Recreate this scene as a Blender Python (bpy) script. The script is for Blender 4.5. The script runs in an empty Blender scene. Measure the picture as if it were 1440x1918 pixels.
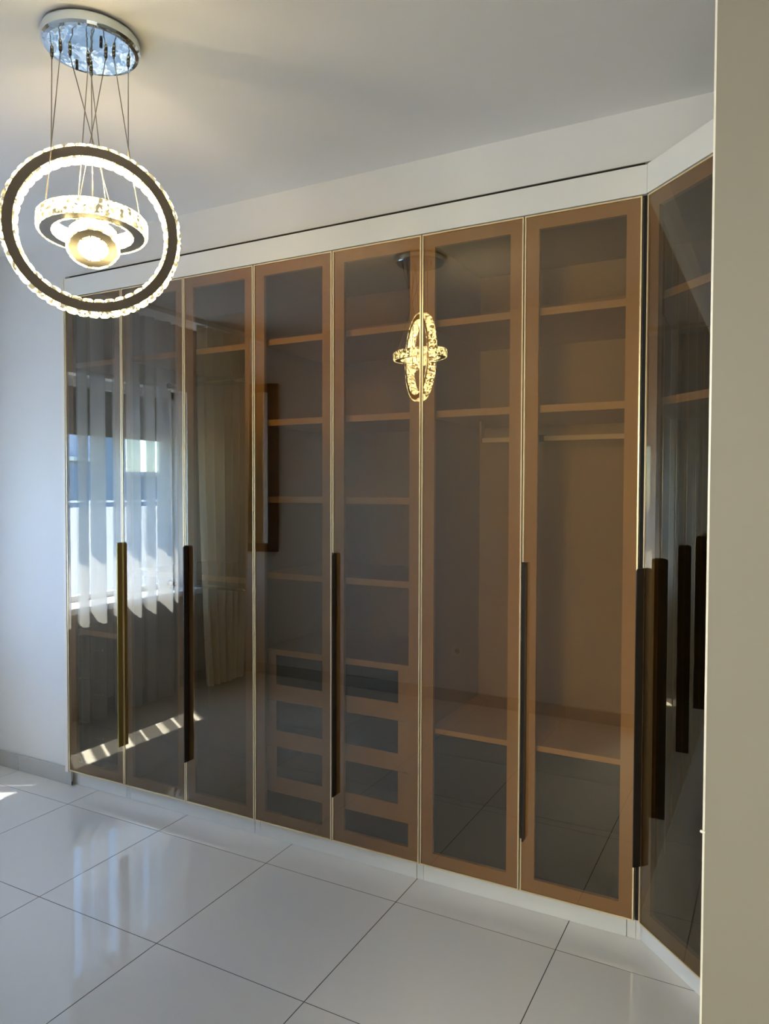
import bpy, math, random
from mathutils import Matrix, Vector
random.seed(7)
C = bpy.context.scene.collection
sc = bpy.context.scene
PI = math.pi

# ------------------------------------------------------------------ camera
CAM = Vector((3.1893, -2.5088, 1.527))
YAW, PITCH, ROLL, FPX, PX, PY = -0.4832, -0.0289, 0.003, 1359.14, 732.68, 960.15
F = Vector((math.sin(YAW)*math.cos(PITCH), math.cos(YAW)*math.cos(PITCH), math.sin(PITCH)))
R = F.cross(Vector((0, 0, 1))).normalized()
U = R.cross(F)
R2 = R*math.cos(ROLL) + U*math.sin(ROLL)
U2 = -R*math.sin(ROLL) + U*math.cos(ROLL)
cam_d = bpy.data.cameras.new('camera')
cam = bpy.data.objects.new('camera', cam_d)
C.objects.link(cam)
m = Matrix((R2, U2, -F)).transposed().to_4x4()
m.translation = CAM
cam.matrix_world = m
cam_d.sensor_fit = 'HORIZONTAL'
cam_d.sensor_width = 36
cam_d.lens = FPX/1440*36
cam_d.shift_x = (720-PX)/1440
cam_d.shift_y = (PY-959)/1440
cam_d.clip_start = 0.02
sc.camera = cam

# ------------------------------------------------------------------ world, sun, exposure
sc.view_settings.view_transform = 'Standard'
sc.view_settings.look = 'None'
sc.view_settings.gamma = 1
sc.view_settings.use_curve_mapping = False
sc.view_settings.exposure = 2.4
cy = sc.cycles
cy.max_bounces = 12
cy.diffuse_bounces = 6
cy.glossy_bounces = 5
cy.transparent_max_bounces = 24
cy.transmission_bounces = 4
cy.caustics_reflective = False
cy.caustics_refractive = False
cy.sample_clamp_indirect = 4.0
cy.use_denoising = True
try:
    cy.denoiser = 'OPENIMAGEDENOISE'
    cy.denoising_prefilter = 'ACCURATE'
except Exception:
    pass

ELEV = math.radians(60.0)
SUN_H = Vector((0.85, 0.52, 0)).normalized()
w = bpy.data.worlds.new('sky')
sc.world = w
w.use_nodes = True
nt = w.node_tree
nt.nodes.clear()
sky = nt.nodes.new('ShaderNodeTexSky')
sky.sky_type = 'NISHITA'
sky.sun_disc = False
sky.sun_elevation = ELEV
sky.sun_rotation = math.atan2(-SUN_H.x, -SUN_H.y)
sky.dust_density = 0.0
sky.ozone_density = 4.5
bg = nt.nodes.new('ShaderNodeBackground')
bg.inputs['Strength'].default_value = 0.56
wo = nt.nodes.new('ShaderNodeOutputWorld')
tint = nt.nodes.new('ShaderNodeMix')
tint.data_type = 'RGBA'
tint.blend_type = 'MULTIPLY'
tint.inputs[0].default_value = 1.0
tint.inputs[7].default_value = (0.84, 0.98, 1.08, 1)
nt.links.new(sky.outputs[0], tint.inputs[6])
nt.links.new(tint.outputs[2], bg.inputs[0])
nt.links.new(bg.outputs[0], wo.inputs[0])

sun_d = bpy.data.lights.new('sun', 'SUN')
sun_d.energy = 8.0
sun_d.angle = math.radians(0.6)
sun_d.color = (1.0, 0.98, 0.95)
sun = bpy.data.objects.new('sun', sun_d)
C.objects.link(sun)
sdir = Vector((SUN_H.x*math.cos(ELEV), SUN_H.y*math.cos(ELEV), -math.sin(ELEV)))
sun.rotation_euler = sdir.to_track_quat('-Z', 'Y').to_euler()
sun.location = (-4, -3, 6)

# window portal (guides the sky's light through the opening, gives off nothing itself)
pd = bpy.data.lights.new('window_portal', 'AREA')
pd.shape = 'RECTANGLE'
pd.size = 1.30
pd.size_y = 1.20
pd.cycles.is_portal = True
po = bpy.data.objects.new('window_portal', pd)
C.objects.link(po)
po.location = (-1.14, -1.15, 1.36)
po.rotation_euler = Vector((1, 0, 0)).to_track_quat('-Z', 'Y').to_euler()

# ------------------------------------------------------------------ materials
def mat(name, base=(0.8, 0.8, 0.8), rough=0.5, metal=0.0, noise=None, bump=None, spec=0.5, coat=0.0):
    """principled material; noise=(scale, amount) varies the colour, bump=(scale, strength) the relief"""
    M = bpy.data.materials.new(name)
    M.use_nodes = True
    n = M.node_tree.nodes
    L = M.node_tree.links
    b = n['Principled BSDF']
    b.inputs['Base Color'].default_value = (*base, 1)
    b.inputs['Roughness'].default_value = rough
    b.inputs['Metallic'].default_value = metal
    b.inputs['Specular IOR Level'].default_value = spec
    b.inputs['Coat Weight'].default_value = coat
    if noise or bump:
        tc = n.new('ShaderNodeTexCoord')
    if noise:
        nz = n.new('ShaderNodeTexNoise')
        nz.inputs['Scale'].default_value = noise[0]
        nz.inputs['Detail'].default_value = 4
        L.new(tc.outputs['Object'], nz.inputs['Vector'])
        mx = n.new('ShaderNodeMix')
        mx.data_type = 'RGBA'
        k = noise[1]
        mx.inputs[6].default_value = (*[c*(1-k) for c in base], 1)
        mx.inputs[7].default_value = (*[min(1, c*(1+k)) for c in base], 1)
        L.new(nz.outputs['Fac'], mx.inputs[0])
        L.new(mx.outputs[2], b.inputs['Base Color'])
    if bump:
        nb = n.new('ShaderNodeTexNoise')
        nb.inputs['Scale'].default_value = bump[0]
        nb.inputs['Detail'].default_value = 3
        L.new(tc.outputs['Object'], nb.inputs['Vector'])
        bp = n.new('ShaderNodeBump')
        bp.inputs['Strength'].default_value = bump[1]
        bp.inputs['Distance'].default_value = 0.002
        L.new(nb.outputs['Fac'], bp.inputs['Height'])
        L.new(bp.outputs[0], b.inputs['Normal'])
    return M

M_wall = mat('white_wall_paint', (0.74, 0.74, 0.73), 0.55, noise=(2.5, 0.02), bump=(60, 0.12), spec=0.3)
M_ceil = mat('ceiling_paint', (0.74, 0.735, 0.72), 0.6, noise=(2, 0.02), bump=(40, 0.15), spec=0.25)
M_tile = mat('glazed_floor_tile', (0.77, 0.735, 0.67), 0.035, noise=(1.2, 0.03), spec=0.62)
M_grout = mat('floor_grout', (0.09, 0.085, 0.08), 0.8)
M_base = mat('baseboard_tile', (0.50, 0.50, 0.48), 0.15, noise=(3, 0.03))
M_white = mat('white_laminate', (0.80, 0.80, 0.76), 0.28, noise=(3, 0.015))
M_cream = mat('cream_edge_panel', (0.80, 0.76, 0.68), 0.35)
M_gold = mat('gold_anodised_aluminium', (0.92, 0.74, 0.44), 0.32, metal=0.55)
M_band = mat('taupe_lacquer_frame', (0.70, 0.56, 0.43), 0.5, noise=(2, 0.02))
M_wood = mat('light_oak_board', (0.72, 0.58, 0.42), 0.5, noise=(6, 0.06))
M_inner = mat('linen_grey_board', (0.47, 0.42, 0.32), 0.6, noise=(5, 0.05))
M_dark = mat('smoked_drawer_glass', (0.012, 0.014, 0.012), 0.25, spec=0.3)
M_black = mat('black_handle_lacquer', (0.012, 0.007, 0.004), 0.35)
M_gap = mat('gap_shade_colour', (0.015, 0.012, 0.01), 0.8)  # near-black colour standing for the shade inside open gaps
M_chrome = mat('polished_chrome', (0.80, 0.83, 0.88), 0.06, metal=1.0)
M_canopy = mat('wavy_sky_tinted_chrome', (0.70, 0.80, 0.90), 0.05, metal=1.0, bump=(9, 0.9))  # blue in the base colour stands for reflected sky and voile
M_canopy.node_tree.nodes['Bump'].inputs['Distance'].default_value = 0.004
M_steel = mat('dark_mirror_steel', (0.25, 0.22, 0.18), 0.25, metal=1.0)
M_cable = mat('steel_cable', (0.35, 0.31, 0.25), 0.4, metal=1.0)
M_pier = mat('shade_darkened_wall_paint', (0.262, 0.240, 0.197), 0.6, noise=(2, 0.02), bump=(50, 0.1), spec=0.25)  # darkened so the colour carries the dim light on this face
M_frame = mat('dark_brown_wood', (0.05, 0.025, 0.014), 0.3, noise=(9, 0.25))
M_mirror = mat('mirror_silver', (0.85, 0.87, 0.86), 0.01, metal=1.0)
M_pvc = mat('white_window_frame', (0.8, 0.81, 0.82), 0.3)
M_shut = mat('roller_shutter_slat', (0.30, 0.29, 0.27), 0.6)
M_out = mat('pale_render_outside', (0.80, 0.80, 0.80), 0.9, noise=(0.6, 0.05))
M_out2 = mat('blue_grey_render_outside', (0.28, 0.34, 0.46), 0.9)
M_plast = mat('white_plastic', (0.85, 0.84, 0.8), 0.3)
M_fill = bpy.data.materials.new('fill_glow')  # glow of the globe added in the hall to brighten the room
M_fill.use_nodes = True
e = M_fill.node_tree.nodes['Principled BSDF']
e.inputs['Emission Color'].default_value = (1, 0.98, 0.87, 1)
e.inputs['Emission Strength'].default_value = 11.5

def glass_door_material(front=True):
    """bronze reflective glass: tinted see-through mixed with a clear mirror layer"""
    M = bpy.data.materials.new('bronze_reflective_glass' if front else 'bronze_glass_inner_faces')
    M.use_nodes = True
    n = M.node_tree.nodes
    L = M.node_tree.links
    n.clear()
    out = n.new('ShaderNodeOutputMaterial')
    tr = n.new('ShaderNodeBsdfTransparent')
    if not front:
        tr.inputs[0].default_value = (0.97, 0.96, 0.95, 1)
        L.new(tr.outputs[0], out.inputs[0])
        return M
    tr.inputs[0].default_value = (0.82, 0.62, 0.34, 1)
    gl = n.new('ShaderNodeBsdfGlossy')
    gl.inputs['Roughness'].default_value = 0.0
    gl.inputs['Color'].default_value = (1.0, 0.92, 0.76, 1)
    fr = n.new('ShaderNodeFresnel')
    fr.inputs['IOR'].default_value = 1.75
    ad = n.new('ShaderNodeMath')
    ad.operation = 'MULTIPLY_ADD'
    ad.inputs[1].default_value = 1.0
    ad.inputs[2].default_value = 0.08
    L.new(fr.outputs[0], ad.inputs[0])
    mx = n.new('ShaderNodeMixShader')
    L.new(ad.outputs[0], mx.inputs[0])
    L.new(tr.outputs[0], mx.inputs[1])
    L.new(gl.outputs[0], mx.inputs[2])
    L.new(mx.outputs[0], out.inputs[0])
    return M
M_glass = glass_door_material(True)
M_glass_in = glass_door_material(False)

def window_glass_material():
    M = bpy.data.materials.new('clear_window_glass')
    M.use_nodes = True
    n = M.node_tree.nodes
    L = M.node_tree.links
    n.clear()
    out = n.new('ShaderNodeOutputMaterial')
    tr = n.new('ShaderNodeBsdfTransparent')
    tr.inputs[0].default_value = (0.95, 0.97, 0.98, 1)
    gl = n.new('ShaderNodeBsdfGlossy')
    gl.inputs['Roughness'].default_value = 0.0
    mx = n.new('ShaderNodeMixShader')
    mx.inputs[0].default_value = 0.06
    L.new(tr.outputs[0], mx.inputs[1])
    L.new(gl.outputs[0], mx.inputs[2])
    L.new(mx.outputs[0], out.inputs[0])
    return M
M_winglass = window_glass_material()

def crystal_material():
    """lit cut crystal: warm light broken into bright and dull facets"""
    M = bpy.data.materials.new('lit_crystal')
    M.use_nodes = True
    n = M.node_tree.nodes
    L = M.node_tree.links
    b = n['Principled BSDF']
    b.inputs['Base Color'].default_value = (0.9, 0.88, 0.8, 1)
    b.inputs['Roughness'].default_value = 0.08
    tc = n.new('ShaderNodeTexCoord')
    oi = n.new('ShaderNodeObjectInfo')
    va = n.new('ShaderNodeVectorMath')
    va.operation = 'MULTIPLY_ADD'
    va.inputs[1].default_value = (1, 1, 1)
    cx = n.new('ShaderNodeCombineXYZ')
    mu = n.new('ShaderNodeMath')
    mu.operation = 'MULTIPLY'
    mu.inputs[1].default_value = 37.0
    L.new(oi.outputs['Random'], mu.inputs[0])
    for i in range(3):
        L.new(mu.outputs[0], cx.inputs[i])
    L.new(tc.outputs['Object'], va.inputs[0])
    L.new(cx.outputs[0], va.inputs[2])
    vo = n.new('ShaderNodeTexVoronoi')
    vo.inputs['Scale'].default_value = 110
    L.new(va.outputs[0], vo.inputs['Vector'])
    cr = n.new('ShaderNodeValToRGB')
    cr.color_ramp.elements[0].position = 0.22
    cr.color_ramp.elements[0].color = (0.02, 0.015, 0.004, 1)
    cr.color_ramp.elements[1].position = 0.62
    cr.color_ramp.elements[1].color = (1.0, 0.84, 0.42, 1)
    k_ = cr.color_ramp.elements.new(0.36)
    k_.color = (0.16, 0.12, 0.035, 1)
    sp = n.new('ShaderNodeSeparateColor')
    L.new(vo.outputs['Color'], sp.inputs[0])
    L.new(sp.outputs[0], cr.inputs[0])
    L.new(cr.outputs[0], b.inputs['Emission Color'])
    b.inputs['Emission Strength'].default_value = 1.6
    return M
M_crystal = crystal_material()
M_led = bpy.data.materials.new('warm_led_strip')
M_led.use_nodes = True
e = M_led.node_tree.nodes['Principled BSDF']
e.inputs['Emission Color'].default_value = (1, 0.82, 0.5, 1)
e.inputs['Emission Strength'].default_value = 2.6

def sheer_material():
    """striped voile: woven stripes between nearly open ones"""
    M = bpy.data.materials.new('striped_white_voile')
    M.use_nodes = True
    n = M.node_tree.nodes
    L = M.node_tree.links
    n.clear()
    out = n.new('ShaderNodeOutputMaterial')
    uv = n.new('ShaderNodeUVMap')
    sx = n.new('ShaderNodeSeparateXYZ')
    L.new(uv.outputs[0], sx.inputs[0])
    # stripe = smooth pulse over u
    mu = n.new('ShaderNodeMath'); mu.operation = 'MULTIPLY'; mu.inputs[1].default_value = 1.0
    fr = n.new('ShaderNodeMath'); fr.operation = 'FRACT'
    nz = n.new('ShaderNodeTexNoise'); nz.noise_dimensions = '1D'; nz.inputs['Scale'].default_value = 0.9
    L.new(sx.outputs[0], nz.inputs['W'])
    aa = n.new('ShaderNodeMath'); aa.operation = 'MULTIPLY_ADD'; aa.inputs[1].default_value = 1.1
    L.new(nz.outputs['Fac'], aa.inputs[0]); L.new(sx.outputs[0], aa.inputs[2])
    L.new(aa.outputs[0], mu.inputs[0]); L.new(mu.outputs[0], fr.inputs[0])
    cr = n.new('ShaderNodeValToRGB')
    el = cr.color_ramp.elements
    el[0].position = 0.0; el[0].color = (0.06, 0.06, 0.06, 1)
    el[1].position = 0.30; el[1].color = (0.06, 0.06, 0.06, 1)
    a = el.new(0.38); a.color = (0.88, 0.88, 0.88, 1)
    a = el.new(0.94); a.color = (0.88, 0.88, 0.88, 1)
    a = el.new(1.0); a.color = (0.06, 0.06, 0.06, 1)
    L.new(fr.outputs[0], cr.inputs[0])
    tr = n.new('ShaderNodeBsdfTransparent')
    tl = n.new('ShaderNodeBsdfTranslucent'); tl.inputs[0].default_value = (0.80, 0.82, 0.84, 1)
    df = n.new('ShaderNodeBsdfDiffuse'); df.inputs[0].default_value = (0.80, 0.82, 0.84, 1)
    m1 = n.new('ShaderNodeMixShader'); m1.inputs[0].default_value = 0.5
    L.new(tl.outputs[0], m1.inputs[1]); L.new(df.outputs[0], m1.inputs[2])
    m2 = n.new('ShaderNodeMixShader')
    L.new(cr.outputs[0], m2.inputs[0]); L.new(tr.outputs[0], m2.inputs[1]); L.new(m1.outputs[0], m2.inputs[2])
    L.new(m2.outputs[0], out.inputs[0])
    return M
M_sheer = sheer_material()

def drape_material():
    M = bpy.data.materials.new('beige_satin_drape')
    M.use_nodes = True
    n = M.node_tree.nodes
    L = M.node_tree.links
    n.clear()
    out = n.new('ShaderNodeOutputMaterial')
    tl = n.new('ShaderNodeBsdfTranslucent'); tl.inputs[0].default_value = (0.80, 0.70, 0.52, 1)
    df = n.new('ShaderNodeBsdfPrincipled'); df.inputs['Base Color'].default_value = (0.88, 0.79, 0.62, 1)
    df.inputs['Roughness'].default_value = 0.5
    m1 = n.new('ShaderNodeMixShader'); m1.inputs[0].default_value = 0.78
    L.new(tl.outputs[0], m1.inputs[1]); L.new(df.outputs[0], m1.inputs[2])
    L.new(m1.outputs[0], out.inputs[0])
    return M
M_drape = drape_material()

# ------------------------------------------------------------------ helpers
class MB:
    def __init__(s): s.v = []; s.f = []; s.mi = []
    def add(s, vs, fs, mi=0):
        k = len(s.v); s.v += [tuple(p) for p in vs]
        s.f += [tuple(i+k for i in f) for f in fs]; s.mi += [mi]*len(fs); return s
    def box(s, x0, x1, y0, y1, z0, z1, mi=0):
        return s.add([(x, y, z) for x in (x0, x1) for y in (y0, y1) for z in (z0, z1)],
                     [(0, 1, 3, 2), (4, 6, 7, 5), (0, 4, 5, 1), (2, 3, 7, 6), (0, 2, 6, 4), (1, 5, 7, 3)], mi)
    def prism(s, pts, z0, z1, mi=0):
        """vertical prism over a ground polygon"""
        n = len(pts)
        vs = [(x, y, z0) for x, y in pts] + [(x, y, z1) for x, y in pts]
        return s.add(vs, [tuple(reversed(range(n))), tuple(range(n, 2*n))] + [(i, (i+1) % n, n+(i+1) % n, n+i) for i in range(n)], mi)
    def tube(s, a, b, r, n=8, r2=None):
        a = Vector(a); b = Vector(b); d = (b-a).normalized()
        u = d.cross(Vector((0, 0, 1)))
        if u.length < 1e-4: u = Vector((1, 0, 0))
        u.normalize(); v = d.cross(u); r2 = r if r2 is None else r2
        vs = [a+u*r*math.cos(t*2*PI/n)+v*r*math.sin(t*2*PI/n) for t in range(n)] + [b+u*r2*math.cos(t*2*PI/n)+v*r2*math.sin(t*2*PI/n) for t in range(n)]
        return s.add(vs, [(i, (i+1) % n, n+(i+1) % n, n+i) for i in range(n)] + [tuple(reversed(range(n))), tuple(range(n, 2*n))])
    def lathe(s, prof, n=48):
        """closed profile of (r, z) turned about z"""
        k = len(prof); vs = []; fs = []
        for i in range(n):
            a = 2*PI*i/n
            vs += [(r*math.cos(a), r*math.sin(a), z) for r, z in prof]
        for i in range(n):
            j = (i+1) % n
            for q in range(k):
                q2 = (q+1) % k
                fs.append((i*k+q, j*k+q, j*k+q2, i*k+q2))
        return s.add(vs, fs)
    def mesh(s, name, smooth=False):
        me = bpy.data.meshes.new(name)
        me.from_pydata(s.v, [], s.f)
        import bmesh
        b = bmesh.new(); b.from_mesh(me)
        bmesh.ops.recalc_face_normals(b, faces=b.faces)
        b.to_mesh(me); b.free()
        for p, k in zip(me.polygons, s.mi):
            p.material_index = k; p.use_smooth = smooth
        return me

def obj(name, mb, m, parent=None, loc=(0, 0, 0), rot=(0, 0, 0), bevel=0.0, smooth=False):
    me = mb if isinstance(mb, bpy.types.Mesh) else mb.mesh(name, smooth)
    if not me.materials:
        for q in (m if isinstance(m, (list, tuple)) else [m]): me.materials.append(q)
    o = bpy.data.objects.new(name, me)
    C.objects.link(o)
    o.location = loc; o.rotation_euler = rot
    if parent is not None: o.parent = parent
    if bevel:
        bv = o.modifiers.new('bevel', 'BEVEL'); bv.width = bevel; bv.segments = 2; bv.limit_method = 'ANGLE'
    return o
def empty(name, loc=(0, 0, 0), rotz=0):
    o = bpy.data.objects.new(name, None); C.objects.link(o)
    o.location = loc; o.rotation_euler = (0, 0, rotz); o.empty_display_size = 0.1
    return o
def tag(o, label, cat, group=None):
    o['label'] = label; o['category'] = cat
    if group: o['group'] = group
    return o
def struct(o, label=None):
    o['kind'] = 'structure'
    if label: o['label'] = label; 
    return o
def bx(*a): return MB().box(*a)

# ------------------------------------------------------------------ room measures
XL, XR = -0.88, 3.90          # left and right walls
YB, YF = 0.026, -2.35         # wall flush with the wardrobe, wall opposite
ZC = 2.793
YN = 0.62                     # back of the niche

# floor: grout bed with 60 cm tiles on it
fl = struct(obj('floor', bx(XL-0.02, XR, -4.6, YN, -0.06, -0.0007), M_grout), 'floor of glossy pale grey porcelain tiles')
fl['category'] = 'floor'
cols = [0.173+0.6*i for i in range(-2, 8)]
rows = [-0.1442-0.599*j for j in range(-1, 9)]
G = 0.0016
share = {}
for i in range(len(cols)-1):
    for j in range(len(rows)-1):
        x0, x1 = max(cols[i]+G, XL), min(cols[i+1]-G, XR)
        y1, y0 = min(rows[j]-G, 0.3), max(rows[j+1]+G, -4.6)
        if x1-x0 < 0.02 or y1-y0 < 0.02: continue
        if y0 > 0.02 and x0 > 0: continue
        key = (round(x1-x0, 4), round(y1-y0, 4))
        me = share.get(key)
        if me is None:
            dx, dy = (x1-x0)/2, (y1-y0)/2; b = 0.0002
            mb = MB().add([(-dx, -dy, -0.008), (dx, -dy, -0.008), (dx, dy, -0.008), (-dx, dy, -0.008),
                           (-dx, -dy, -b), (dx, -dy, -b), (dx, dy, -b), (-dx, dy, -b),
                           (-dx+b, -dy+b, 0), (dx-b, -dy+b, 0), (dx-b, dy-b, 0), (-dx+b, dy-b, 0)],
                          [(0, 3, 2, 1), (0, 1, 5, 4), (1, 2, 6, 5), (2, 3, 7, 6), (3, 0, 4, 7),
                           (4, 5, 9, 8), (5, 6, 10, 9), (6, 7, 11, 10), (7, 4, 8, 11), (8, 9, 10, 11)])
            me = mb.mesh('floor_tile'); share[key] = me
        obj('floor_tile', me, M_tile, fl, loc=((x0+x1)/2, (y0+y1)/2, 0))

struct(obj('ceiling', bx(XL-0.3, XR+0.1, -4.7, YN+0.1, ZC, ZC+0.1), M_ceil), 'smooth off-white ceiling')
mb = MB()
mb.box(XL-0.3, -0.026, YB, YN+0.1, 0, ZC)          # left of the wardrobe
mb.box(-0.026, XR+0.1, YB, YN+0.1, 2.616, ZC)      # above the wardrobe
mb.box(-0.026, XR+0.1, YN, YN+0.1, 0, 2.616)       # back of the niche
struct(obj('wall_back', mb, M_wall), 'white wall flush with the wardrobe, left of it and above it')
# left wall with the window opening
WY0, WY1, WZ0, WZ1 = -1.80, -0.50, 0.76, 2.30
mb = MB()
mb.box(XL-0.3, XL, -4.7, WY0, 0, ZC); mb.box(XL-0.3, XL, WY1, YB, 0, ZC)
mb.box(XL-0.3, XL, WY0, WY1, 0, WZ0); mb.box(XL-0.3, XL, WY0, WY1, WZ1, ZC)
struct(obj('wall_left', mb, M_wall), 'white wall with the window')
# wall opposite the wardrobe, with the doorway the camera stands in
DX0, DX1, DZ = 2.47, 3.62, 2.25
mb = MB()
mb.box(XL, DX0, YF-0.1, YF, 0, ZC); mb.box(DX1, XR, YF-0.1, YF, 0, ZC); mb.box(DX0, DX1, YF-0.1, YF, DZ, ZC)
struct(obj('wall_front', mb, M_wall), 'white wall opposite the wardrobe')
# right: wall block whose face looks at the camera
PXE, PYF = 3.0955, -1.20
mb = MB()
mb.box(PXE, XR+0.1, PYF, -0.31, 0, ZC)
mb.box(XR, XR+0.1, -4.7, PYF, 0, ZC)
mb.box(XR, XR+0.1, -0.31, YB, 0, ZC)
wr = struct(obj('wall_right', mb, M_pier), 'plain wall face at the right edge, its dimness put into the colour')
obj('corner_bead', bx(PXE-0.0008, PXE+0.0025, PYF-0.0012, PYF+0.004, 0, ZC), M_cream, wr)
obj('plaster_chip', MB().tube((PXE-0.004, PYF, 0.958), (PXE+0.004, PYF-0.003, 0.958), 0.0025, 6), M_cream, wr)
# hall behind the camera
mb = MB(); mb.box(1.2, 1.3, -4.7, YF-0.1, 0, ZC); mb.box(1.2, XR+0.1, -4.7, -4.6, 0, ZC)
struct(obj('wall_hall', mb, M_wall), 'hall walls behind the doorway')

# baseboards of the same tile, cut every 60 cm
def baseboard(name, x0, x1, y0, y1, axis, label):
    p = struct(obj(name, bx(x0, x1, y0, y1, 0, 0.02), M_grout), label)
    lo, hi = (x0, x1) if axis == 'x' else (y0, y1)
    start = 0.173 if axis == 'x' else -0.1442
    k = math.floor((lo-start)/0.6)
    while start+0.6*k < hi:
        a, b = max(lo, start+0.6*k+G), min(hi, start+0.6*(k+1)-G)
        k += 1
        if b-a < 0.01: continue
        e = 0.001
        if axis == 'x': obj('baseboard_tile', bx(a, b, y0-e, y1+e, 0.0005, 0.087), M_base, p)
        else: obj('baseboard_tile', bx(x0-e, x1+e, a, b, 0.0005, 0.087), M_base, p)
    return p
baseboard('baseboard_back', XL, -0.002, YB-0.010, YB-0.001, 'x', 'grey tile baseboard left of the wardrobe')
baseboard('baseboard_front', XL, DX0, YF+0.001, YF+0.010, 'x', 'grey tile baseboard on the opposite wall')
baseboard('baseboard_left', XL+0.001, XL+0.010, YF+0.012, YB-0.012, 'y', 'grey tile baseboard under the window')

# ------------------------------------------------------------------ window with shutter, outside
wn = struct(obj('window_1', MB().box(XL-0.17, XL-0.11, WY0, WY0+0.06, WZ0, WZ1).box(XL-0.17, XL-0.11, WY1-0.06, WY1, WZ0, WZ1)
     .box(XL-0.17, XL-0.11, WY0, WY1, WZ0, WZ0+0.05).box(XL-0.17, XL-0.11, WY0, WY1, WZ1-0.06, WZ1)
     .box(XL-0.17, XL-0.11, -0.67, -0.61, WZ0, WZ1), M_pvc), 'white framed two-light window')
obj('window_pane', bx(XL-0.143, XL-0.137, WY0+0.06, -0.67, WZ0+0.05, WZ1-0.06), M_winglass, wn)
obj('window_pane', bx(XL-0.143, XL-0.137, -0.61, WY1-0.06, WZ0+0.05, WZ1-0.06), M_winglass, wn)
obj('window_sill', bx(XL-0.11, XL+0.138, WY0-0.03, WY1+0.03, WZ0-0.03, WZ0+0.012), M_pvc, wn, bevel=0.003)
z = WZ1
k = 0
while z > 1.945:
    obj('shutter_slat', bx(XL-0.235, XL-0.222, WY0+0.002, WY1-0.002, z-0.037, z), M_shut, wn)
    z -= 0.0385; k += 1

bf = obj('balcony_bounce_floor', bx(-2.75, XL-0.31, -4.6, 1.5, -0.2, -0.06), M_out)  # added out of view to bounce sun up into the room
tag(bf, 'unseen pale balcony floor added outside the window to bounce sunlight indoors', 'balcony')
bp = obj('balcony_parapet', bx(-2.87, -2.752, -4.6, 1.5, -0.2, 1.36), M_out)
tag(bp, 'solid white balcony parapet with a slim rail on top, seen through the window', 'parapet')
obj('parapet_rail', MB().box(-2.84, -2.79, -4.6, 1.5, 1.41, 1.43).box(-2.825, -2.805, -4.5, -4.48, 1.361, 1.41).box(-2.825, -2.805, -2.5, -2.48, 1.361, 1.41).box(-2.825, -2.805, 0.5, 0.52, 1.361, 1.41), M_pvc, bp)
for (y0, y1, h, lab) in ((-11.9, -9.4, 2.35, 'low blue-grey apartment block nearest the curtainless edge of the window'),
                         (-13.1, -12.2, 3.3, 'taller narrow blue-grey block in the middle of the window view'),
                         (-16.6, -13.9, 2.0, 'lowest and broadest blue-grey block beside the heavy drape')):
    b_ = obj('apartment_building', bx(-18, -14, y0, y1, -8, h), M_out2)
    tag(b_, lab, 'building', 'distant buildings beyond the balcony')
    obj('roof_slab', bx(-18.1, -13.9, y0-0.1, y1+0.1, h+0.001, h+0.12), M_out, b_)

# ------------------------------------------------------------------ curtains
def curtain(name, m, x, ya, yb, z0, z1, folds, amp, label, nz=14, flare=0.0, gather=0.0, cat='curtain'):
    nx = folds*12; vs = []; fs = []; uvs = []
    rnd = [random.uniform(0.6, 1.3) for _ in range(folds+2)]
    ph = [random.uniform(-0.5, 0.5) for _ in range(folds+2)]
    for j in range(nz+1):
        t = j/nz; zz = z0+(z1-z0)*t
        for i in range(nx+1):
            s = i/nx; f = s*folds; k = int(f)
            a = amp*(rnd[k]*(1-(f-k))+rnd[k+1]*(f-k))*(0.65+0.35*(1-t))
            p = ph[k]*(1-(f-k))+ph[k+1]*(f-k)
            xx = x+a*math.sin(2*PI*f+p)+0.25*a*math.sin(4.1*PI*f+2*p+2*t)
            yy = ya+(yb-ya)*s+0.25*a*math.cos(2*PI*f+1.3*t)
            yy += (flare*(1-t)**2 + gather*math.exp(-((zz-0.95)/0.5)**2))*(s-0.5)
            vs.append((xx, yy, zz)); uvs.append((f, t))
    for j in range(nz):
        for i in range(nx):
            q = j*(nx+1)+i; fs.append((q, q+1, q+nx+2, q+nx+1))
    mb = MB().add(vs, fs)
    me = mb.mesh(name, True)
    ul = me.uv_layers.new(name='UVMap')
    for lp in me.loops: ul.data[lp.index].uv = uvs[lp.vertex_index]
    o = obj(name, me, m)
    return tag(o, label, cat)
curtain('voile_curtain', M_sheer, XL+0.178, -0.06, -1.52, 0.03, ZC-0.045, 10, 0.028, 'white striped voile curtain hanging in folds before the window')
curtain('drape_curtain', M_drape, XL+0.295, -1.58, -2.18, 0.05, ZC-0.045, 6, 0.072, 'heavy beige satin drape hanging beside the voile curtain', flare=0.22)
rail = empty('curtain_rail', (XL+0.235, -1.15, ZC-0.04))
tag(rail, 'white ceiling rail carrying the curtains along the window wall', 'curtain rail')
obj('rail_track', bx(-0.09, 0.09, -1.18, 1.14, 0.004, 0.04), M_pvc, rail, bevel=0.002)
obj('rail_end_cap', bx(-0.092, 0.092, -1.187, -1.18, 0.002, 0.04), M_plast, rail)

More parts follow.
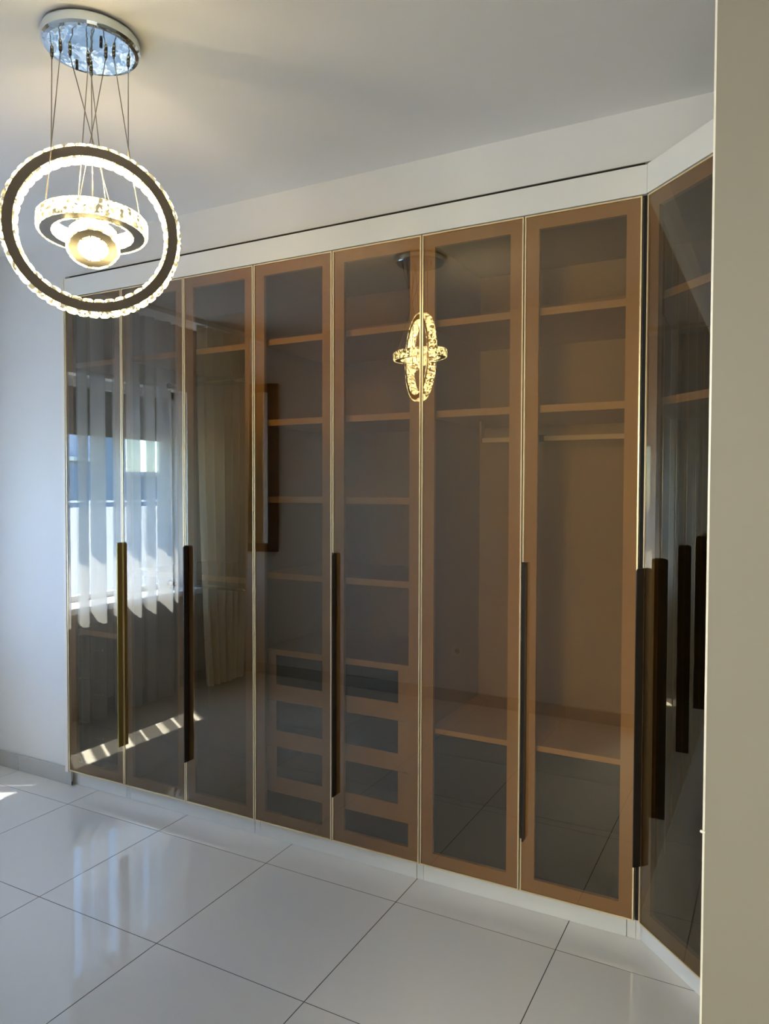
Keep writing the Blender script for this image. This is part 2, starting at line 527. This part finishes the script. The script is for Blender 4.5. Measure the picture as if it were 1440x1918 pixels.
# ------------------------------------------------------------------ mirror and socket on the opposite wall
mr = empty('wall_mirror', (-0.59, YF+0.070, 1.03), math.radians(-18.0))
tag(mr, 'tall wall mirror in a wide dark brown wooden frame', 'mirror')
x0, x1, zt, fw = -0.20, 0.20, 1.375, 0.085
mb = MB()
mb.box(x0, x0+fw, 0, 0.035, 0, zt).box(x1-fw, x1, 0, 0.035, 0, zt).box(x0+fw, x1-fw, 0, 0.035, 0, fw*0.8).box(x0+fw, x1-fw, 0, 0.035, zt-fw*0.8, zt)
obj('mirror_frame', mb, M_frame, mr, bevel=0.006)
obj('mirror_glass', bx(x0+fw-0.01, x1-fw+0.01, 0.002, 0.014, fw*0.8-0.01, zt-fw*0.8+0.01), M_mirror, mr)
obj('mounting_wedge', MB().prism([(-0.18, -0.001), (0.18, -0.001), (0.174, -0.006), (-0.17, -0.116)], 0.05, zt-0.05), M_frame, mr)
obj('frame_knob', MB().tube((x1-0.02, 0.035, 0.47), (x1-0.02, 0.055, 0.47), 0.012, 12).tube((x1-0.02, 0.05, 0.47), (x1+0.015, 0.055, 0.47), 0.008, 8), M_frame, mr, smooth=True)

so = empty('wall_socket', (1.187, YF+0.001, 0.373))
tag(so, 'white single wall socket above the baseboard of the opposite wall', 'socket')
obj('socket_plate', bx(-0.042, 0.042, 0, 0.009, -0.042, 0.042), M_plast, so, bevel=0.003)
wl = MB().lathe([(0.020, 0.0), (0.0235, 0.0), (0.0235, 0.012), (0.020, 0.012)], 24)
obj('socket_well', wl, M_plast, so, loc=(0, 0.0, 0), rot=(-PI/2, 0, 0))
obj('socket_face', MB().tube((0, 0.009, 0), (0, 0.0095, 0), 0.0195, 24), M_inner, so)
for s in (-1, 1): obj('socket_hole', MB().tube((s*0.0095, 0.0095, 0), (s*0.0095, 0.0105, 0), 0.0028, 10), M_black, so)

# ------------------------------------------------------------------ wardrobe
ZB, ZT, ZFT = 0.0826, 2.5007, 2.597
W = 0.40
def make_door(parent, x0, handle=None, w=W, label=None, leg=True):
    """glazed door in the cabinet's own frame; x0 its left edge; handle 'L' or 'R' or None"""
    g = 0.0022; a, b = x0+g, x0+w-g; z0, z1 = ZB+0.001, ZT-0.003; bw = 0.050
    mb = MB()
    y0, y1 = 0.0068, 0.022
    mb.box(a+0.004, a+bw, y0, y1, z0+0.004, z1-0.004).box(b-bw, b-0.004, y0, y1, z0+0.004, z1-0.004)
    mb.box(a+bw, b-bw, y0, y1, z0+0.004, z0+bw).box(a+bw, b-bw, y0, y1, z1-bw, z1-0.004)
    d = obj('door', mb, M_band, parent)
    if label: d['label'] = label
    t = 0.005
    mb = MB()
    mb.box(a, a+t, -0.001, 0.0225, z0, z1).box(b-t, b, -0.001, 0.0225, z0, z1)
    mb.box(a+t, b-t, -0.001, 0.0225, z0, z0+t).box(a+t, b-t, -0.001, 0.0225, z1-t, z1)
    obj('edge_trim', mb, M_gold, d)['label'] = 'slim gold aluminium edge trim'
    mb = MB()
    X0, X1, Z0, Z1 = a+t, b-t, z0+t, z1-t
    mb.add([(X0, 0.001, Z0), (X1, 0.001, Z0), (X1, 0.001, Z1), (X0, 0.001, Z1)], [(0, 1, 2, 3)], 0)
    mb.add([(X0, 0.006, Z0), (X1, 0.006, Z0), (X1, 0.006, Z1), (X0, 0.006, Z1)], [(0, 3, 2, 1)], 1)
    me = bpy.data.meshes.new('glass_pane')
    k = [(0, 1, 2, 3), (4, 7, 6, 5), (0, 4, 5, 1), (1, 5, 6, 2), (2, 6, 7, 3), (3, 7, 4, 0)]
    me.from_pydata(mb.v, [], k)
    me.materials.append(M_glass); me.materials.append(M_glass_in)
    for p in me.polygons: p.material_index = 0 if p.index == 0 else 1
    obj('glass_pane', me, None, d)['label'] = 'bronze-tinted reflective glass'
    if handle:
        # upright blade 1 m long, outer corners rounded
        if handle == 'R': hb, s = b-0.001, -1
        else: hb, s = x0+(0.0215 if leg else 0.0095), 1
        p = 0.027; zz0, zz1 = 0.279, 1.277; r = 0.012
        prof = [(0, zz0), (-p, zz0)]
        for i in range(7):
            an = i/6*PI/2
            prof.append((-p+r-r*math.cos(an), zz1-r+r*math.sin(an)))
        prof.append((0, zz1))
        def blade(xa, xb):
            n = len(prof); q = MB()
            vs = [(xa, y-0.0012, zq) for y, zq in prof]+[(xb, y-0.0012, zq) for y, zq in prof]
            q.add(vs, [tuple(range(n)), tuple(reversed(range(n, 2*n)))]+[(i, n+i, n+(i+1) % n, (i+1) % n) for i in range(n)])
            return q
        if handle == 'R':
            obj('handle', blade(hb-0.006, hb), M_olive, d)['label'] = 'olive gold blade handle'
        else:
            h = blade(hb-0.0055, hb)
            if leg: h.box(x0+g, hb-0.005, -0.0045, -0.0012, zz0, zz1)
            obj('handle', h, M_black, d)['label'] = 'black blade handle'
    return d
M_olive = mat('olive_gold_handle', (0.26, 0.20, 0.06), 0.35, metal=0.7)

def carcass(t, w, shelves, top=2.49, deep=0.59, back=M_inner):
    th = 0.018; y0 = 0.026
    obj('side_panel', bx(0.001, th, y0, deep, ZB, ZT), M_inner, t)
    obj('side_panel', bx(w-th, w-0.001, y0, deep, ZB, ZT), M_inner, t)
    obj('back_panel', bx(th, w-th, deep-0.008, deep, ZB, ZT), back, t)
    obj('bottom_panel', bx(th, w-th, y0+0.002, deep-0.008, ZB, ZB+th), M_inner, t)
    obj('top_panel', bx(th, w-th, y0+0.002, deep-0.008, ZT-th, ZT), M_inner, t)
    for z in shelves:
        s = obj('shelf', bx(th, w-th, y0+0.024, deep-0.009, z-0.026, z), M_wood, t)
def plinth(t, w, last=False):
    g = 0.001
    obj('plinth', MB().box(-0.022 if w < 0.5 else g, w-0.031, 0.040, 0.056, 0.0005, ZB-0.001).box(w-0.029, w-g, 0.041, 0.056, 0.0005, ZB-0.001), M_white, t)['label'] = 'white plinth board with a seam at its right end'

CAB = 'wardrobe cabinets in one row'
# cabinet 1: door 1
c = empty('wardrobe_cabinet', (0, 0, 0))
tag(c, 'narrow single-door bronze glass wardrobe cabinet at the left end of the row', 'wardrobe', CAB)
carcass(c, 0.4, [2.18, 0.812])
ep = obj('end_panel', bx(-0.023, -0.001, -0.004, 0.59, ZB-0.006, ZFT), M_cream, c); ep['label'] = 'cream end panel closing the left side'
plinth(c, 0.4)
make_door(c, 0.0, 'R')
for k in range(3):
    z0 = 0.105+0.226*k
    d = obj('drawer', bx(0.021, 0.379, 0.052, 0.50, z0, z0+0.222), M_dark, c, bevel=0.002)
    obj('drawer_handle', bx(0.155, 0.215, 0.034, 0.052, z0+0.160, z0+0.172), M_chrome, d, bevel=0.002)
# cabinet 2: doors 2 and 3
c = empty('wardrobe_cabinet', (0.4, 0, 0))
tag(c, 'two-door bronze glass wardrobe cabinet reflecting the curtains, second from the left', 'wardrobe', CAB)
carcass(c, 0.8, [2.18, 1.14]); plinth(c, 0.8)
make_door(c, 0.0); make_door(c, 0.4, 'L')
for z in (2.065, 1.045):
    r = obj('clothes_rod', MB().tube((0.022, 0.29, z), (0.778, 0.29, z), 0.011, 12), M_chrome, c, smooth=True)
    for x in (0.019, 0.775): obj('rod_socket', MB().tube((x, 0.29, z), (x+0.006, 0.29, z), 0.02, 16), M_chrome, r)
# cabinet 3: doors 4 and 5
c = empty('wardrobe_cabinet', (1.2, 0, 0))
tag(c, 'two-door bronze glass wardrobe cabinet with shelves above three drawers', 'wardrobe', CAB)
carcass(c, 0.8, [2.185, 1.838, 1.503, 1.172, 0.838]); plinth(c, 0.8)
make_door(c, 0.0); make_door(c, 0.4, 'L')
for k in range(3):
    z0 = 0.205+0.2035*k; z1 = z0+0.2015
    mb = MB()
    mb.box(0.020, 0.080, 0.050, 0.068, z0, z1).box(0.680, 0.780, 0.050, 0.068, z0, z1).box(0.080, 0.680, 0.050, 0.068, z0, z0+0.070)
    mb.box(0.020, 0.780, 0.074, 0.50, z0+0.002, z1-0.03)
    d = obj('drawer', mb, M_wood, c)
    obj('drawer_glass', bx(0.079, 0.681, 0.056, 0.062, z0+0.068, z1-0.002), M_dark, d)['label'] = 'smoked glass panel'
obj('drawer_base', bx(0.020, 0.780, 0.06, 0.50, 0.102, 0.200), M_dark, c)
# cabinet 4: doors 6 and 7
c = empty('wardrobe_cabinet', (2.0, 0, 0))
tag(c, 'two-door bronze glass wardrobe cabinet with a short pull-down clothes rail, at the right end', 'wardrobe', CAB)
carcass(c, 0.8, [2.183, 1.838]); plinth(c, 0.8)
make_door(c, 0.0); make_door(c, 0.4, 'L')
r = obj('clothes_rod', bx(0.139, 0.345, 0.288, 0.304, 1.728, 1.746).box(0.395, 0.775, 0.288, 0.304, 1.728, 1.746), M_cream, c)
obj('rod_coupling', bx(0.345, 0.395, 0.284, 0.308, 1.724, 1.750), M_black, r)['label'] = 'dark coupling between the two rod halves'
obj('rod_bracket', bx(0.13, 0.139, 0.28, 0.312, 1.728, 1.812), M_inner, r)
obj('chest_top', bx(0.020, 0.780, 0.052, 0.58, 0.586, 0.606), M_wood, c)['label'] = 'light oak top board of the low chest'
for k in range(2):
    z0 = 0.103+0.2405*k
    d = obj('drawer', bx(0.020, 0.780, 0.055, 0.50, z0, z0+0.2385), M_dark, c, bevel=0.002)

# fascia over the row
fa = obj('fascia_board', bx(0.0, 2.8115, 0.0, 0.019, ZT+0.0015, ZFT), M_white, None, bevel=0.0006)
tag(fa, 'long white fascia board running above the row of doors', 'fascia board')
fg = obj('shadow_gap_strip', bx(0.002, 2.80, 0.030, 0.05, ZT+0.002, 2.6155), M_gap, fa)  # dark strip painting the shade in the gap over the fascia

# corner: diagonal cabinet
ANG = -PI/4 - math.radians(0.3)
X0D, Y0D = 2.8135, -0.001
d = empty('corner_cabinet', (X0D, Y0D, 0), ANG)
tag(d, 'diagonal bronze glass corner wardrobe cabinet between the row and the right wall', 'wardrobe')
make_door(d, 0.0, 'L', w=0.395, leg=False)
obj('plinth', bx(-0.028, 0.42, 0.033, 0.049, 0.0005, ZB-0.001), M_white, d)['label'] = 'white plinth board'
def dl(x, y):
    v = Matrix.Rotation(-ANG, 2) @ Vector((x-X0D, y-Y0D)); return (v.x, v.y)
inner = [dl(2.835, 0.04), dl(3.11, -0.225), dl(3.50, -0.225), dl(3.50, 0.50), dl(2.835, 0.50)]
for z in (2.183, 1.838): obj('shelf', MB().prism(inner, z-0.026, z), M_wood, d)
obj('bottom_panel', MB().prism(inner, ZB, ZB+0.018), M_inner, d)
obj('top_panel', MB().prism(inner, ZT-0.018, ZT), M_inner, d)
def wallpoly(a, b, t=0.012):
    a = Vector(a); b = Vector(b); n = (b-a).normalized(); q = Vector((-n.y, n.x))*t
    return [tuple(a), tuple(b), tuple(b+q), tuple(a+q)]
for a, b in (((3.50, -0.225), (3.50, 0.50)), ((3.50, 0.502), (2.835, 0.502))):
    obj('back_panel', MB().prism(wallpoly(dl(*a), dl(*b), -0.012), ZB, ZT), M_inner, d)
obj('side_panel', MB().prism(wallpoly(dl(2.822, 0.04), dl(2.822, 0.50), -0.012), ZB, ZT), M_inner, d)
obj('side_panel', MB().prism(wallpoly(dl(3.11, -0.238), dl(3.50, -0.238), 0.010), ZB, ZT), M_inner, d)
df = obj('fascia_board', bx(0.0005, 0.41, -0.002, 0.017, ZT+0.0015, ZFT), M_white, None, loc=(X0D, Y0D, 0), rot=(0, 0, ANG), bevel=0.0006)
tag(df, 'short white fascia board above the diagonal corner door', 'fascia board')
fi = obj('corner_gap_shade', MB().prism([(2.8008, 0.012), (2.8125, 0.012), (2.8200, 0.004), (2.826, 0.03), (2.8008, 0.03)], ZB, ZT), M_gap, None)  # dark strip set in the open gap, shade put into its colour
tag(fi, 'narrow dark strip painting the shade of the gap between the row and the corner door', 'shade strip')
pf = obj('corner_plinth', MB().prism([(2.8005, 0.040), (2.8135, 0.040), (2.8245, 0.050), (2.8245, 0.060), (2.8005, 0.060)], 0.0005, ZB-0.001), M_white, None)
tag(pf, 'small white plinth piece filling the corner below the dark gap strip', 'plinth')

# ------------------------------------------------------------------ chandelier
RC = Vector((1.484, -1.071, 2.255))
ch = empty('chandelier', (RC.x, RC.y, ZC))
tag(ch, 'three-ring crystal chandelier glowing warm white under a round chrome canopy', 'chandelier')
cano = obj('canopy', MB().lathe([(0.0, -0.002), (0.126, -0.002), (0.130, -0.006), (0.130, -0.030), (0.125, -0.036), (0.115, -0.0375), (0.0, -0.034)], 64), M_canopy, ch)

def backpt(u, v, z):
    dd = F + R2*((u-PX)/FPX) - U2*((v-PY)/FPX)
    t = (z-CAM.z)/dd.z
    return CAM+dd*t
def atdepth(u, v, dist):
    dd = F + R2*((u-PX)/FPX) - U2*((v-PY)/FPX)
    return CAM+dd*dist
top = Vector((RC.x, RC.y, ZC))
crystal_cache = {}
def crystal_mesh(w, t, d):
    k = (round(w, 4), t, d)
    if k in crystal_cache: return crystal_cache[k]
    a, b = w/2, d/2
    vs = [(-a, 0, -b), (a, 0, -b), (a, 0, b), (-a, 0, b),
          (-a, t*0.55, -b), (a, t*0.55, -b), (a, t*0.55, b), (-a, t*0.55, b),
          (-a*0.55, t, -b*0.72), (a*0.55, t, -b*0.72), (a*0.55, t, b*0.72), (-a*0.55, t, b*0.72)]
    fs = [(0, 3, 2, 1), (0, 1, 5, 4), (1, 2, 6, 5), (2, 3, 7, 6), (3, 0, 4, 7),
          (4, 5, 9, 8), (5, 6, 10, 9), (6, 7, 11, 10), (7, 4, 8, 11), (8, 9, 10, 11)]
    me = MB().add(vs, fs).mesh('crystal')
    me.materials.append(M_crystal)
    crystal_cache[k] = me
    return me
def ring(center, normal, ro, ri, dep, no, ni, label):
    """steel end plates, lit core, crystals round the outside and the inside"""
    h = dep/2; pl = 0.003
    mb = MB()
    mb.lathe([(ri, h-pl), (ro, h-pl), (ro, h), (ri, h)], 72)
    mb.lathe([(ri, -h), (ro, -h), (ro, -h+pl), (ri, -h+pl)], 72)
    q = Vector(normal).normalized().to_track_quat('Z', 'Y')
    o = obj('ring_frame', mb, M_steel, ch, loc=Vector(center)-top)
    o.rotation_mode = 'QUATERNION'; o.rotation_quaternion = q
    o['label'] = label
    obj('led_strip', MB().lathe([(ri+0.010, -h+pl), (ro-0.010, -h+pl), (ro-0.010, h-pl), (ri+0.010, h-pl)], 48), M_led, o)
    for n, r, sgn in ((no, ro, 1), (ni, ri, -1)):
        me = crystal_mesh(2*PI*r/n*0.93, 0.010, dep+0.002)
        for i in range(n):
            a = 2*PI*(i+0.5)/n
            c = bpy.data.objects.new('crystal', me); C.objects.link(c); c.parent = o
            rr = r-sgn*0.004
            c.location = (rr*math.cos(a), rr*math.sin(a), 0)
            c.rotation_euler = (0, 0, a-PI/2 if sgn > 0 else a+PI/2)
    return o
a = math.radians(-42)
n_big = Vector((-math.cos(a), math.sin(-a), 0.0))
ring(RC, n_big, 0.231, 0.197, 0.042, 50, 44, 'large upright crystal ring')
n_mid = Vector((-0.061, 0.051, 1)).normalized()
CM = RC + Vector((0.0, 0.0, 0.013))
ring(CM, n_mid, 0.141, 0.104, 0.042, 32, 25, 'middle crystal ring lying nearly flat')
n_small = Vector((-0.45, 0.37, 0.80)).normalized()
CS = RC + Vector((0.0, 0.0, -0.034))
ring(CS, n_small, 0.066, 0.036, 0.040, 14, 9, 'small tilted crystal ring in the centre')

# the light the lit rings throw into the room (tiny sources just inside each ring)
ebx = n_big.cross(Vector((0, 0, 1))).normalized()
for i_ in range(5):
    an = PI*(i_+0.5)/5
    pt = RC + ebx*0.175*math.cos(an) + Vector((0, 0, 0.175*math.sin(an)))
    ld = bpy.data.lights.new('chandelier_light', 'POINT'); ld.energy = 0.44; ld.color = (1.0, 0.78, 0.50); ld.shadow_soft_size = 0.004
    lo = bpy.data.objects.new('chandelier_light', ld); C.objects.link(lo); lo.location = pt

def ring_top(center, normal, r, azim, h=0.021):
    n = Vector(normal).normalized(); v = Vector((math.cos(azim), math.sin(azim), 0)); v = (v-n*v.dot(n)).normalized()
    return Vector(center)+v*r+n*h
hv = Vector((-0.768, 0.64, 0)); rv = Vector((0.64, 0.768, 0))
# (gland pixel, end point)
eb = n_big.cross(Vector((0, 0, 1))).normalized()
if eb.dot(rv) < 0: eb = -eb
def on_big(s):   # s: sideways offset on the upright ring's top
    return RC + eb*s + Vector((0, 0, math.sqrt(0.238**2-s*s)))
az = lambda a_deg: math.radians(a_deg)
base = math.atan2(rv.y, rv.x)
cab = [((90, 97), on_big(-0.105)), ((113, 86), ring_top(CM, n_mid, 0.127, base+az(-215+55))),
       ((131, 94), ring_top(CM, n_mid, 0.127, base+az(55))), ((198, 99), ring_top(CM, n_mid, 0.127, base+az(115))),
       ((213, 97), ring_top(CM, n_mid, 0.127, base+az(-5))), ((240, 116), on_big(0.095)),
       ((165, 110), ring_top(CS, n_small, 0.052, base+az(150), 0.02)), ((170, 124), ring_top(CS, n_small, 0.052, base+az(30), 0.02)),
       ((171, 132), ring_top(CS, n_small, 0.052, base+az(-90), 0.02))]
for (uv, end) in cab:
    g = backpt(*uv, ZC-0.038)
    rr = Vector((g.x-top.x, g.y-top.y, 0))
    if rr.length > 0.112: rr = rr.normalized()*0.112
    g = Vector((top.x+rr.x, top.y+rr.y, ZC-0.038))
    gl = obj('cable_gland', MB().tube((0, 0, 0.004), (0, 0, -0.012), 0.0048, 12).tube((0, 0, -0.012), (0, 0, -0.020), 0.0036, 12, 0.002), M_steel, ch, loc=g-top, smooth=True)
    obj('cable', MB().tube(g+Vector((0, 0, -0.016))-top, end-top, 0.0014, 6), M_cable, ch, smooth=True)
for uv in ((144, 122), (189, 80)):
    g = backpt(*uv, ZC-0.038)
    obj('cable_gland', MB().tube((0, 0, 0.004), (0, 0, -0.013), 0.004, 12), M_black, ch, loc=g-top, smooth=True)

# fill globe added out of view in the hall to brighten the room
hl = empty('hall_fill_globe', (2.75, -3.6, 1.80))
tag(hl, 'unseen white globe added in the hall to light the right side of the room', 'fill lamp')
obj('fill_globe', MB().lathe([(0.0001, -0.22)]+[(0.22*math.sin(PI*k/10), -0.22*math.cos(PI*k/10)) for k in range(1, 10)]+[(0.0001, 0.22)], 32), M_fill, hl, smooth=True)
obj('fill_cord', MB().tube((0, 0, 0.219), (0, 0, ZC-1.80-0.03), 0.004, 8), M_black, hl)
obj('fill_base', MB().tube((0, 0, ZC-1.80-0.031), (0, 0, ZC-1.80-0.001), 0.05, 24), M_plast, hl)
